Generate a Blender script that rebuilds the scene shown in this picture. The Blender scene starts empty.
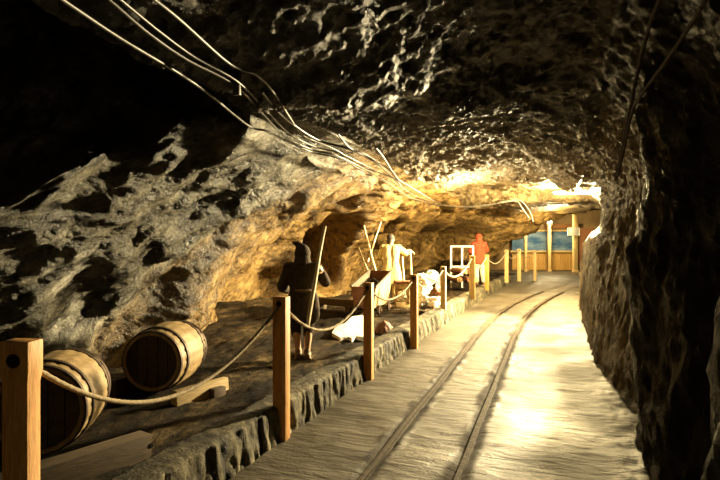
import bpy, bmesh, math, random
import numpy as np
from mathutils import Vector, Matrix, noise

random.seed(7)
S = bpy.context.scene
COL = S.collection
YAW = math.radians(18.9)
SY, CY = math.sin(YAW), math.cos(YAW)
EYE = 1.6
FPX = 560.0


# ------------------------------------------------------------------ helpers
def at(px, py, depth):
    """photo pixel at a camera depth -> point in the mine (x across the path, y along it)"""
    cx = (px - 360) / FPX * depth
    return Vector((cx * CY - depth * SY, cx * SY + depth * CY, EYE - (py - 240) / FPX * depth))


def sm(a, b, x):
    t = min(1.0, max(0.0, (x - a) / (b - a)))
    return t * t * (3 - 2 * t)


def tag(o, label=None, cat=None, group=None, kind=None):
    if label: o['label'] = label
    if cat: o['category'] = cat
    if group: o['group'] = group
    if kind: o['kind'] = kind
    return o


def thing(name, label, cat, loc=(0, 0, 0), rz=0.0, group=None):
    o = bpy.data.objects.new(name, None)
    o.empty_display_size = 0.1
    COL.objects.link(o)
    o.location = loc
    o.rotation_euler = (0, 0, rz)
    return tag(o, label, cat, group)


def mesh_obj(name, verts, faces, mat, parent=None, smooth=True):
    me = bpy.data.meshes.new(name)
    me.from_pydata([tuple(v) for v in verts], [], faces)
    me.update()
    if smooth:
        me.polygons.foreach_set('use_smooth', [True] * len(me.polygons))
    o = bpy.data.objects.new(name, me)
    COL.objects.link(o)
    if mat: me.materials.append(mat)
    if parent: o.parent = parent
    return o


class MB:
    """collects shapes and links them as ONE mesh"""
    def __init__(self):
        self.bm = bmesh.new()

    def box(self, c, size, rot=None, bevel=0.0, taper=None):
        g = bmesh.ops.create_cube(self.bm, size=1.0)
        vs = g['verts']
        for v in vs:
            x, y, z = v.co.x * size[0], v.co.y * size[1], v.co.z * size[2]
            if taper and v.co.z > 0:
                x *= taper; y *= taper
            v.co = (x, y, z)
        if bevel > 0:
            es = list({e for v in vs for e in v.link_edges})
            r = bmesh.ops.bevel(self.bm, geom=es, offset=bevel, segments=2, affect='EDGES', profile=0.6)
            vs = list({v for f in r['faces'] for v in f.verts} | {v for v in vs if v.is_valid})
        M = Matrix.Translation(Vector(c))
        if rot is not None:
            M = M @ (rot if isinstance(rot, Matrix) else Matrix.Rotation(rot, 4, 'Z'))
        for v in vs: v.co = M @ v.co
        return self

    def tube(self, pts, rad, sides=10, cap=True, twist=0.0, lay=0.0):
        pts = [Vector(p) for p in pts]
        n = len(pts)
        rings = []
        up = Vector((0, 0, 1))
        length = 0
        prev = None
        for i, p in enumerate(pts):
            t = (pts[min(i + 1, n - 1)] - pts[max(i - 1, 0)]).normalized()
            if prev is None:
                a = t.cross(up)
                if a.length < 0.05: a = t.cross(Vector((1, 0, 0)))
            else:
                a = prev - t * prev.dot(t)
            a.normalize(); prev = a
            b = t.cross(a)
            if i: length += (p - pts[i - 1]).length
            r = rad[i] if isinstance(rad, (list, tuple)) else rad
            ring = []
            for k in range(sides):
                an = 2 * math.pi * k / sides
                rr = r
                if lay: rr = r * (1 + 0.16 * math.cos(3 * (an - length * lay)))
                ring.append(self.bm.verts.new(p + (a * math.cos(an) + b * math.sin(an)) * rr))
            rings.append(ring)
        for i in range(n - 1):
            for k in range(sides):
                self.bm.faces.new((rings[i][k], rings[i][(k + 1) % sides], rings[i + 1][(k + 1) % sides], rings[i + 1][k]))
        if cap:
            self.bm.faces.new(list(reversed(rings[0])))
            self.bm.faces.new(rings[-1])
        return self

    def lathe(self, prof, sides=32, M=None, cap=True):
        """prof: (radius, axial) pairs about local z"""
        rings = []
        for r, z in prof:
            ring = []
            for k in range(sides):
                an = 2 * math.pi * k / sides
                v = Vector((r * math.cos(an), r * math.sin(an), z))
                ring.append(self.bm.verts.new(M @ v if M else v))
            rings.append(ring)
        for i in range(len(rings) - 1):
            for k in range(sides):
                self.bm.faces.new((rings[i][k], rings[i][(k + 1) % sides], rings[i + 1][(k + 1) % sides], rings[i + 1][k]))
        if cap:
            self.bm.faces.new(list(reversed(rings[0])))
            self.bm.faces.new(rings[-1])
        return self

    def capsule(self, p0, r0, p1, r1, sides=14):
        p0, p1 = Vector(p0), Vector(p1)
        d = p1 - p0
        L = max(d.length, 1e-4)
        d = d / L
        pts, rad = [], []
        for k in range(5):
            a = math.pi / 2 * (1 - k / 5)
            pts.append(p0 - d * r0 * math.sin(a)); rad.append(max(r0 * math.cos(a), r0 * 0.05))
        pts.append(p0); rad.append(r0)
        pts.append(p1); rad.append(r1)
        for k in range(1, 6):
            a = math.pi / 2 * k / 5
            pts.append(p1 + d * r1 * math.sin(a)); rad.append(max(r1 * math.cos(a), r1 * 0.05))
        return self.tube(pts, rad, sides)

    def ball(self, c, r, scale=(1, 1, 1), rot=None, sub=3):
        g = bmesh.ops.create_icosphere(self.bm, subdivisions=sub, radius=r)
        M = Matrix.Translation(Vector(c)) @ (rot or Matrix.Identity(4)) @ Matrix.Diagonal((*scale, 1))
        for v in g['verts']: v.co = M @ v.co
        return self

    def build(self, name, mat, parent=None, smooth=True, angle=40):
        bmesh.ops.recalc_face_normals(self.bm, faces=self.bm.faces)
        me = bpy.data.meshes.new(name)
        self.bm.to_mesh(me); self.bm.free()
        if smooth:
            me.polygons.foreach_set('use_smooth', [True] * len(me.polygons))
            me.set_sharp_from_angle(angle=math.radians(angle))
        o = bpy.data.objects.new(name, me)
        COL.objects.link(o)
        if mat: me.materials.append(mat)
        if parent: o.parent = parent
        return o

    def remesh(self, name, mat, parent, voxel=0.011, smooth=6, fn=None):
        """fuse the collected shapes into one continuous skin"""
        o = self.build('fuse', None)
        m = o.modifiers.new('r', 'REMESH'); m.mode = 'VOXEL'; m.voxel_size = voxel
        s = o.modifiers.new('s', 'SMOOTH'); s.factor = 0.5; s.iterations = smooth
        dg = bpy.context.evaluated_depsgraph_get()
        me = bpy.data.meshes.new_from_object(o.evaluated_get(dg))
        old = o.data
        bpy.data.objects.remove(o); bpy.data.meshes.remove(old)
        if fn:
            for v in me.vertices: v.co = fn(v.co)
        me.name = name
        me.polygons.foreach_set('use_smooth', [True] * len(me.polygons))
        me.materials.clear(); me.materials.append(mat)
        o = bpy.data.objects.new(name, me)
        COL.objects.link(o)
        if parent: o.parent = parent
        return o


def spline(pts, per=12):
    pts = [Vector(p) for p in pts]
    P = [pts[0] * 2 - pts[1]] + pts + [pts[-1] * 2 - pts[-2]]
    out = []
    for i in range(1, len(P) - 2):
        for k in range(per):
            t = k / per
            a, b, c, d = P[i - 1:i + 3]
            out.append(0.5 * ((2 * b) + (c - a) * t + (2 * a - 5 * b + 4 * c - d) * t * t + (3 * b - a - 3 * c + d) * t ** 3))
    out.append(pts[-1])
    return out


# ---------------------------------------------------------------- materials
def nt(name):
    m = bpy.data.materials.new(name); m.use_nodes = True
    n = m.node_tree.nodes
    return m, n, m.node_tree.links, n['Principled BSDF']


def ramp(n, stops):
    r = n.new('ShaderNodeValToRGB')
    e = r.color_ramp.elements
    while len(e) < len(stops): e.new(0.5)
    for el, (p, c) in zip(e, stops):
        el.position = p; el.color = (*c, 1)
    return r


def coords(n, l, scale=(1, 1, 1), rot=(0, 0, 0)):
    t = n.new('ShaderNodeTexCoord'); mp = n.new('ShaderNodeMapping')
    mp.inputs['Scale'].default_value = scale
    mp.inputs['Rotation'].default_value = rot
    l.new(t.outputs['Object'], mp.inputs['Vector'])
    return mp.outputs['Vector']


def noise_node(n, l, vec, scale, detail=6, rough=0.6, dist=0.0):
    t = n.new('ShaderNodeTexNoise')
    t.inputs['Scale'].default_value = scale; t.inputs['Detail'].default_value = detail
    t.inputs['Roughness'].default_value = rough; t.inputs['Distortion'].default_value = dist
    l.new(vec, t.inputs['Vector'])
    return t.outputs['Fac']


def bump(n, l, h, strength, dist, prev=None):
    b = n.new('ShaderNodeBump')
    b.inputs['Strength'].default_value = strength; b.inputs['Distance'].default_value = dist
    l.new(h, b.inputs['Height'])
    if prev: l.new(prev, b.inputs['Normal'])
    return b.outputs['Normal']


def mix(n, l, fac, a, b, mode='MIX'):
    m = n.new('ShaderNodeMix'); m.data_type = 'RGBA'; m.blend_type = mode
    if isinstance(fac, float): m.inputs[0].default_value = fac
    else: l.new(fac, m.inputs[0])
    for i, v in ((6, a), (7, b)):
        if isinstance(v, tuple): m.inputs[i].default_value = (*v, 1)
        else: l.new(v, m.inputs[i])
    return m.outputs[2]


def rock_mat(name, dark, mid, light, stretch=(1, 1, 1), rot=(0, 0, 0), rough=(0.3, 0.6), bumps=(0.9, 0.7), tint=None, spec=0.5, grain=38.0):
    m, n, l, p = nt(name)
    if rot != (0, 0, 0):
        v = coords(n, l, (1, 1, 1), rot)
        mp = n.new('ShaderNodeMapping'); mp.inputs['Scale'].default_value = stretch
        l.new(v, mp.inputs['Vector']); v = mp.outputs['Vector']
    else:
        v = coords(n, l, stretch)
    v0 = coords(n, l)
    big = noise_node(n, l, v, 0.9, 8, 0.62, 0.6)
    med = noise_node(n, l, v, 5.0, 9, 0.68, 0.3)
    fine = noise_node(n, l, v0, grain, 6, 0.7)
    r1 = ramp(n, [(0.38, dark), (0.52, mid), (0.66, light)]); l.new(big, r1.inputs[0])
    r2 = ramp(n, [(0.40, (0.07, 0.065, 0.055)), (0.50, (0.5, 0.5, 0.48)), (0.62, (1, 1, 1))])
    mid2 = noise_node(n, l, v, 15.0, 7, 0.7, 0.4); l.new(med, r2.inputs[0])
    c = mix(n, l, 0.92, r1.outputs[0], r2.outputs[0], 'MULTIPLY')
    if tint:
        # rock turns ochre along the gallery; right wall: lamplight put into the colour
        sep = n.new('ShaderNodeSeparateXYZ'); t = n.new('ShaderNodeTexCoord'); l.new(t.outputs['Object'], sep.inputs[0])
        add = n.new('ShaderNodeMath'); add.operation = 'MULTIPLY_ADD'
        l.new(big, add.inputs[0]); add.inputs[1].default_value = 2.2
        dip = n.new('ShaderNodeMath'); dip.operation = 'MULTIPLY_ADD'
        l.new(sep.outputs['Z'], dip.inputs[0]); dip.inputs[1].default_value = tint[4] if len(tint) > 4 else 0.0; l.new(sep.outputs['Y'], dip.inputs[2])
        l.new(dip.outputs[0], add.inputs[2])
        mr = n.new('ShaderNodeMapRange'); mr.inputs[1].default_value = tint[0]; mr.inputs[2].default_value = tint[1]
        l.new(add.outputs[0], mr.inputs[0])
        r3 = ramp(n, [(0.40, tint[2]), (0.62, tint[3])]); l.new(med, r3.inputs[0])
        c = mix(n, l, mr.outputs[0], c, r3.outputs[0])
    r5 = ramp(n, [(0.40, (0.22, 0.2, 0.17)), (0.56, (1, 1, 1))]); l.new(mid2, r5.inputs[0])
    c = mix(n, l, 0.75, c, r5.outputs[0], 'MULTIPLY')
    r4 = ramp(n, [(0.32, (0.35, 0.35, 0.35)), (0.6, (1, 1, 1))]); l.new(fine, r4.inputs[0])
    c = mix(n, l, 0.7, c, r4.outputs[0], 'MULTIPLY')
    l.new(c, p.inputs['Base Color'])
    rr = n.new('ShaderNodeMapRange'); rr.inputs[1].default_value = 0.35; rr.inputs[2].default_value = 0.65
    rr.inputs[3].default_value = rough[0]; rr.inputs[4].default_value = rough[1]
    l.new(med, rr.inputs[0]); l.new(rr.outputs[0], p.inputs['Roughness'])
    p.inputs['Specular IOR Level'].default_value = spec
    b = bump(n, l, med, bumps[0], 0.16)
    b = bump(n, l, mid2, 1.0, 0.07, b)
    b = bump(n, l, fine, bumps[1], 0.03, b)
    l.new(b, p.inputs['Normal'])
    return m


def wood_mat(name, a, b, axis='Z', rough=0.65, scale=9.0, strength=0.35):
    m, n, l, p = nt(name)
    sc = {'X': (0.12, 1, 1), 'Y': (1, 0.12, 1), 'Z': (1, 1, 0.12)}[axis]
    v = coords(n, l, sc)
    f = noise_node(n, l, v, scale, 8, 0.65, 1.0)
    g = noise_node(n, l, v, scale * 9, 4, 0.6)
    r = ramp(n, [(0.3, a), (0.7, b)]); l.new(f, r.inputs[0])
    r2 = ramp(n, [(0.35, (0.45, 0.42, 0.4)), (0.6, (1, 1, 1))]); l.new(g, r2.inputs[0])
    c = mix(n, l, 0.6, r.outputs[0], r2.outputs[0], 'MULTIPLY')
    l.new(c, p.inputs['Base Color'])
    p.inputs['Roughness'].default_value = rough
    l.new(bump(n, l, g, strength, 0.01), p.inputs['Normal'])
    return m


def plain_mat(name, a, b, rough=0.7, scale=14.0, strength=0.3, metallic=0.0, dist=0.01):
    m, n, l, p = nt(name)
    v = coords(n, l)
    f = noise_node(n, l, v, scale, 6, 0.6)
    r = ramp(n, [(0.35, a), (0.65, b)]); l.new(f, r.inputs[0])
    l.new(r.outputs[0], p.inputs['Base Color'])
    p.inputs['Roughness'].default_value = rough; p.inputs['Metallic'].default_value = metallic
    if rough >= 0.85: p.inputs['Specular IOR Level'].default_value = 0.12
    l.new(bump(n, l, f, strength, dist), p.inputs['Normal'])
    return m


def emit_mat(name, col, power):
    m, n, l, p = nt(name)
    p.inputs['Base Color'].default_value = (0.8, 0.8, 0.8, 1)
    p.inputs['Emission Color'].default_value = (*col, 1)
    p.inputs['Emission Strength'].default_value = power
    return m


M = {}
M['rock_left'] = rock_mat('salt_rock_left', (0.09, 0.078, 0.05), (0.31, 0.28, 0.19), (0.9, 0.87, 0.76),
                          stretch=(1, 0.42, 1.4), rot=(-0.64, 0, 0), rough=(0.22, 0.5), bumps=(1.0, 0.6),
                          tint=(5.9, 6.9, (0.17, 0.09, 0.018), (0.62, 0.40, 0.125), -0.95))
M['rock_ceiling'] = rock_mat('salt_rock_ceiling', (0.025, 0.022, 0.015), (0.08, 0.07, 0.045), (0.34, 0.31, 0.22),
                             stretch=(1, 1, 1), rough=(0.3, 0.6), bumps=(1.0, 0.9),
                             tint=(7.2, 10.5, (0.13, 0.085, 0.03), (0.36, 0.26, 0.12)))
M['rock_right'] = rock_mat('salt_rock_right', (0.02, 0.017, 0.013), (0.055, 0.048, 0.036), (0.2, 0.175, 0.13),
                           stretch=(1.6, 1.6, 0.6), rough=(0.3, 0.7), bumps=(1.0, 1.0), spec=0.4, tint=(6.6, 7.6, (0.09, 0.065, 0.03), (0.4, 0.32, 0.18)))  # tint is paler past the near bulge: lamplight on that strip as colour
M['dirt'] = rock_mat('dark_mine_dirt', (0.04, 0.026, 0.012), (0.12, 0.08, 0.038), (0.38, 0.27, 0.13),
                     stretch=(1.5, 0.6, 1), rough=(0.7, 0.95), bumps=(0.9, 0.8), spec=0.12)


def path_mat():
    m, n, l, p = nt('wet_trodden_salt_path')
    v = coords(n, l, (0.45, 1.6, 1), (0, 0, 0.35))
    v0 = coords(n, l)
    f = noise_node(n, l, v0, 1.1, 8, 0.6, 0.4)
    rip = noise_node(n, l, v, 9.0, 7, 0.62, 0.5)
    fine = noise_node(n, l, v0, 60.0, 5, 0.65)
    r = ramp(n, [(0.3, (0.045, 0.036, 0.02)), (0.55, (0.095, 0.08, 0.052)), (0.75, (0.16, 0.14, 0.1))]); l.new(f, r.inputs[0])
    r2 = ramp(n, [(0.36, (0.4, 0.38, 0.35)), (0.6, (1, 1, 1))]); l.new(rip, r2.inputs[0])
    c = mix(n, l, 0.75, r.outputs[0], r2.outputs[0], 'MULTIPLY')
    ga = n.new('ShaderNodeAttribute'); ga.attribute_name = 'grit'
    c = mix(n, l, ga.outputs['Fac'], c, (0.03, 0.021, 0.012))
    l.new(c, p.inputs['Base Color'])
    mr = n.new('ShaderNodeMapRange'); mr.inputs[1].default_value = 0.35; mr.inputs[2].default_value = 0.65
    mr.inputs[3].default_value = 0.42; mr.inputs[4].default_value = 0.7
    l.new(f, mr.inputs[0])
    ad = n.new('ShaderNodeMath'); ad.operation = 'MULTIPLY_ADD'; ad.use_clamp = True
    l.new(ga.outputs['Fac'], ad.inputs[0]); ad.inputs[1].default_value = 0.4; l.new(mr.outputs[0], ad.inputs[2])
    l.new(ad.outputs[0], p.inputs['Roughness'])
    p.inputs['Specular IOR Level'].default_value = 0.28
    b = bump(n, l, rip, 0.75, 0.03)
    b = bump(n, l, fine, 0.5, 0.008, b)
    l.new(b, p.inputs['Normal'])
    return m


M['path'] = path_mat()
M['kerb'] = rock_mat('chiselled_kerb_stone', (0.16, 0.135, 0.085), (0.38, 0.33, 0.21), (0.66, 0.59, 0.4),
                     stretch=(1, 1, 0.4), rough=(0.6, 0.85), bumps=(0.8, 0.5), spec=0.2)
M['post'] = wood_mat('pine_post', (0.50, 0.21, 0.035), (0.82, 0.45, 0.125), 'Z', 0.6)
M['post_far'] = wood_mat('pale_pine_post', (0.5, 0.33, 0.11), (0.75, 0.56, 0.26), 'Z', 0.6)
M['stave'] = wood_mat('barrel_oak', (0.22, 0.14, 0.055), (0.46, 0.33, 0.15), 'Z', 0.6, 12)
M['old_wood'] = wood_mat('old_grey_wood', (0.05, 0.032, 0.015), (0.13, 0.085, 0.04), 'Y', 0.8, 10)
M['shaded_head_wood'] = wood_mat('shaded_barrel_head', (0.03, 0.02, 0.011), (0.08, 0.052, 0.028), 'Z', 0.8, 10)  # head boards darkened: shade on the viewer's side put into the colour
M['plank'] = wood_mat('pale_plank', (0.4, 0.28, 0.12), (0.62, 0.48, 0.25), 'Y', 0.7, 8)
M['red_wood'] = wood_mat('red_brown_wood', (0.12, 0.045, 0.018), (0.25, 0.10, 0.04), 'X', 0.7, 8)
M['yellow_plank'] = wood_mat('yellow_plank', (0.36, 0.24, 0.08), (0.6, 0.45, 0.2), 'Z', 0.7, 8)
M['panel'] = wood_mat('wood_panelling', (0.48, 0.26, 0.06), (0.66, 0.4, 0.12), 'Z', 0.5, 5)
M['iron'] = plain_mat('dark_hoop_iron', (0.035, 0.025, 0.02), (0.09, 0.06, 0.045), 0.55, 20, 0.3, 0.7)
M['rail'] = plain_mat('worn_rail_steel', (0.03, 0.022, 0.013), (0.085, 0.062, 0.036), 0.86, 22, 0.5, 0.0)
M['rope'] = plain_mat('hemp_rope', (0.26, 0.2, 0.12), (0.44, 0.36, 0.24), 0.85, 60, 0.5)
M['cable_pale'] = plain_mat('pale_cable', (0.035, 0.032, 0.026), (0.10, 0.093, 0.075), 0.45, 20, 0.1)
M['cable_dark'] = plain_mat('black_cable', (0.015, 0.013, 0.01), (0.04, 0.035, 0.03), 0.4, 20, 0.1)
M['salt'] = plain_mat('white_salt', (0.72, 0.68, 0.58), (0.9, 0.88, 0.82), 0.5, 9, 0.6, 0.0, 0.03)
M['boulder'] = plain_mat('brown_boulder', (0.13, 0.06, 0.03), (0.26, 0.13, 0.07), 0.7, 8, 0.6, 0.0, 0.03)
M['cloth_dark'] = plain_mat('dark_brown_cloth', (0.035, 0.026, 0.018), (0.075, 0.055, 0.036), 0.9, 30, 0.5)
M['cloth_trousers'] = plain_mat('black_brown_trousers', (0.03, 0.022, 0.015), (0.06, 0.045, 0.03), 0.9, 30, 0.5)
M['cloth_pale'] = plain_mat('pale_yellow_cloth', (0.42, 0.31, 0.12), (0.6, 0.48, 0.23), 0.9, 24, 0.4)
M['cloth_red'] = plain_mat('red_cloth', (0.42, 0.05, 0.022), (0.58, 0.10, 0.05), 0.9, 24, 0.4)
M['cloth_white'] = plain_mat('cream_cloth', (0.68, 0.6, 0.45), (0.8, 0.74, 0.6), 0.9, 24, 0.3)
M['skin'] = plain_mat('skin', (0.5, 0.3, 0.17), (0.62, 0.4, 0.25), 0.55, 20, 0.1)
M['hair'] = plain_mat('dark_hair', (0.02, 0.014, 0.01), (0.05, 0.035, 0.022), 0.7, 60, 0.5)
M['shoe'] = plain_mat('brown_leather', (0.14, 0.085, 0.04), (0.26, 0.17, 0.09), 0.55, 20, 0.2)
M['pole'] = wood_mat('peeled_pale_stick', (0.62, 0.52, 0.3), (0.8, 0.72, 0.5), 'Z', 0.6, 8)
M['white_paint'] = plain_mat('white_paint', (0.68, 0.66, 0.58), (0.78, 0.76, 0.7), 0.5, 10, 0.1)
M['black_void'] = plain_mat('black_recess_shade', (0.012, 0.01, 0.008), (0.025, 0.02, 0.016), 0.9, 10, 0.2)  # near-black for the shade inside holes and the cart's hopper
M['housing'] = plain_mat('grey_lamp_housing', (0.2, 0.2, 0.19), (0.3, 0.3, 0.28), 0.5, 10, 0.1)
M['tube'] = emit_mat('lit_tube', (1.0, 0.86, 0.5), 60.0)
M['bulb'] = emit_mat('lit_bulb', (1.0, 0.9, 0.6), 40.0)
gm, gn, gl, gp = nt('blue_glass')
gp.inputs['Base Color'].default_value = (0.10, 0.19, 0.34, 1)
gp.inputs['Roughness'].default_value = 0.12
gr = ramp(gn, [(0.35, (0.05, 0.12, 0.25)), (0.65, (0.22, 0.32, 0.42))])
gl.new(noise_node(gn, gl, coords(gn, gl, (0.6, 1, 2.0)), 1.6, 4), gr.inputs[0]); gl.new(gr.outputs[0], gp.inputs['Base Color'])
M['glass'] = gm


# ------------------------------------------------------- the gallery's shell
# cross-sections: (across, height) of named points, foot of left wall -> vault -> foot of right wall
def sec(A, B, C, D, V1, V2, V3, E, F1, F2, G, H, I, J):
    return [A, B, C, D, V1, V2, V3, E, F1, F2, G, H, I, J]


R0 = [(0.42, 2.92), (0.72, 2.2), (0.62, 1.2), (0.60, -0.2)]
RHOL = [(0.42, 3.05), (1.0, 2.2), (0.98, 1.2), (0.8, -0.2)]
RJOG = [(0.45, 2.95), (1.05, 2.3), (1.0, 1.2), (0.75, -0.2)]
RREC = [(0.45, 2.64), (2.35, 2.35), (0.72, 1.62), (0.6, -0.2)]  # added niche; its lip and sill are shaped to cut the lamp's light
RLEAN = [(0.6, 2.95), (1.3, 2.3), (0.95, 1.3), (0.6, -0.2)]
RFAR = [(0.55, 3.0), (0.78, 2.3), (0.62, 1.2), (0.55, -0.2)]
ST = [
    (-6.0, sec((-5.6, -.2), (-5.4, .8), (-5.1, 1.5), (-4.7, 2.0), (-6.6, 2.4), (-7.4, 5.2), (-3.6, 5.4), (-2.75, 3.05), (-1.6, 2.92), (-.4, 3.0), *R0)),
    (0.0, sec((-5.6, -.2), (-5.4, .8), (-5.1, 1.4), (-4.8, 1.8), (-6.6, 2.3), (-7.4, 5.2), (-3.6, 5.4), (-2.75, 3.05), (-1.6, 2.92), (-.4, 3.0), *R0)),
    (2.5, sec((-5.6, -.1), (-5.4, .6), (-5.0, 1.3), (-4.7, 1.85), (-6.6, 2.45), (-7.4, 5.2), (-3.6, 5.4), (-2.75, 3.03), (-1.6, 2.88), (-.4, 3.1), *R0)),
    (3.4, sec((-5.6, -.1), (-5.4, .6), (-5.0, 1.3), (-4.7, 1.9), (-6.6, 2.5), (-7.4, 5.2), (-3.6, 5.4), (-2.75, 3.02), (-1.6, 2.86), (-.4, 3.2), *RHOL)),
    (4.45, sec((-5.5, -.1), (-5.2, .6), (-4.8, 1.5), (-4.2, 2.55), (-6.2, 3.2), (-6.8, 5.0), (-3.6, 5.2), (-2.7, 3.0), (-1.6, 2.78), (-.4, 3.2), (0.42, 3.05), (0.6, 2.2), (0.56, 1.2), (0.56, -0.2))),
    (5.1, sec((-5.4, -.1), (-5.1, .6), (-4.6, 1.6), (-3.7, 2.85), (-4.6, 3.5), (-4.9, 4.2), (-3.4, 4.3), (-2.75, 3.0), (-1.6, 2.88), (-.4, 3.2), (0.42, 3.0), (0.95, 2.2), (0.9, 1.2), (0.7, -0.2))),
    (5.7, sec((-5.3, -.1), (-5.0, .6), (-4.45, 1.6), (-3.4, 2.75), (-3.3, 2.95), (-3.2, 3.1), (-3.0, 3.1), (-2.7, 3.0), (-1.6, 2.95), (-.4, 2.95), *RJOG)),
    (7.0, sec((-5.1, -.1), (-4.9, .7), (-4.3, 1.6), (-3.25, 2.6), (-3.1, 2.75), (-3.0, 2.85), (-2.9, 2.9), (-2.6, 2.95), (-1.6, 3.0), (-.4, 2.95), (0.5, 2.85), (0.95, 2.3), (0.82, 1.2), (0.6, -0.2))),
    (8.2, sec((-5.7, 0), (-5.5, .7), (-4.8, 1.6), (-3.2, 2.55), (-3.1, 2.7), (-3.0, 2.8), (-2.9, 2.85), (-2.6, 2.95), (-1.6, 3.0), (-.4, 2.98), (0.5, 2.75), *RFAR[1:])),
    (9.6, sec((-6.6, 0), (-6.4, .8), (-5.6, 1.6), (-3.4, 2.5), (-3.2, 2.65), (-3.1, 2.75), (-3.0, 2.8), (-2.6, 2.92), (-1.6, 3.0), (-.4, 3.0), (0.48, 2.63), (0.78, 2.2), (0.64, 1.2), (0.56, -0.2))),
    (10.9, sec((-7.4, 0), (-7.6, .8), (-7.0, 1.7), (-4.4, 2.35), (-3.6, 2.55), (-3.3, 2.68), (-3.1, 2.76), (-2.6, 2.9), (-1.6, 3.0), (-.4, 3.0), *RREC)),
    (12.4, sec((-6.9, 0), (-7.0, .8), (-6.4, 1.7), (-4.3, 2.35), (-3.6, 2.55), (-3.3, 2.68), (-3.1, 2.76), (-2.6, 2.9), (-1.6, 3.0), (-.4, 3.0), *RREC)),
    (13.4, sec((-5.4, 0), (-5.3, .8), (-4.8, 1.6), (-3.8, 2.35), (-3.5, 2.5), (-3.3, 2.65), (-3.1, 2.75), (-2.6, 2.88), (-1.6, 3.0), (-.4, 3.02), *RLEAN)),
    (15.0, sec((-5.4, 0), (-5.2, .8), (-4.6, 1.6), (-3.7, 2.35), (-3.4, 2.5), (-3.2, 2.65), (-3.0, 2.75), (-2.6, 2.88), (-1.6, 3.02), (-.4, 3.02), *RLEAN)),
    (16.6, sec((-6.6, 0), (-6.5, .8), (-5.6, 1.6), (-3.7, 2.35), (-3.4, 2.5), (-3.2, 2.65), (-2.9, 2.75), (-2.4, 2.88), (-1.4, 3.02), (-.2, 3.02), (0.9, 3.0), (1.6, 2.3), (1.35, 1.2), (1.0, -.2))),
    (19.0, sec((-5.2, 0), (-5.0, .8), (-4.2, 1.6), (-2.6, 2.4), (-2.2, 2.55), (-1.9, 2.7), (-1.6, 2.8), (-1.0, 2.95), (-.4, 3.05), (.6, 3.1), (1.9, 3.05), (2.2, 2.3), (2.1, 1.2), (2.0, -.2))),
    (22.4, sec((-4.6, 0), (-3.0, .55), (-1.5, 1.45), (-.2, 2.25), (.1, 2.4), (.4, 2.52), (.7, 2.62), (1.2, 2.75), (1.8, 2.88), (2.5, 2.95), (4.0, 2.95), (4.4, 2.3), (4.4, 1.2), (4.3, -.2))),
    (23.6, sec((-5.0, 0), (-4.2, .6), (-3.4, 1.5), (-2.6, 2.6), (-2.2, 2.9), (-1.8, 3.1), (-1.4, 3.3), (-.6, 3.4), (.6, 3.5), (2.5, 3.5), (5.0, 3.4), (6.0, 2.4), (6.2, 1.2), (6.2, -.2))),
    (27.0, sec((-7.0, 0), (-6.6, .8), (-6.2, 1.8), (-5.0, 2.8), (-4.4, 3.1), (-3.8, 3.3), (-3.0, 3.45), (-1.6, 3.55), (.6, 3.6), (3.5, 3.6), (7.5, 3.4), (8.6, 2.4), (8.8, 1.2), (8.8, -.2))),
    (37.0, sec((-9.0, 0), (-8.6, .8), (-8.2, 1.8), (-7.0, 2.8), (-6.4, 3.1), (-5.8, 3.3), (-5.0, 3.45), (-3.6, 3.55), (.6, 3.6), (4.5, 3.6), (10.5, 3.4), (11.6, 2.4), (11.8, 1.2), (11.8, -.2))),
]
SEG = [24, 36, 44, 12, 16, 14, 14, 34, 36, 24, 30, 34, 26]
SPLIT_L = sum(SEG[:7])        # the wall and its cavity up to the lip of the roof
SPLIT_R = sum(SEG[:10])       # the roof ends where the right wall starts


def station_list():
    out, s = [], -6.0
    while s < 37.0:
        out.append(s)
        s += 0.2 if s < 1 else (0.036 if s < 8.5 else (0.06 if s < 17 else (0.11 if s < 24 else 0.4)))
    out.append(37.0)
    return np.array(out)


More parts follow.
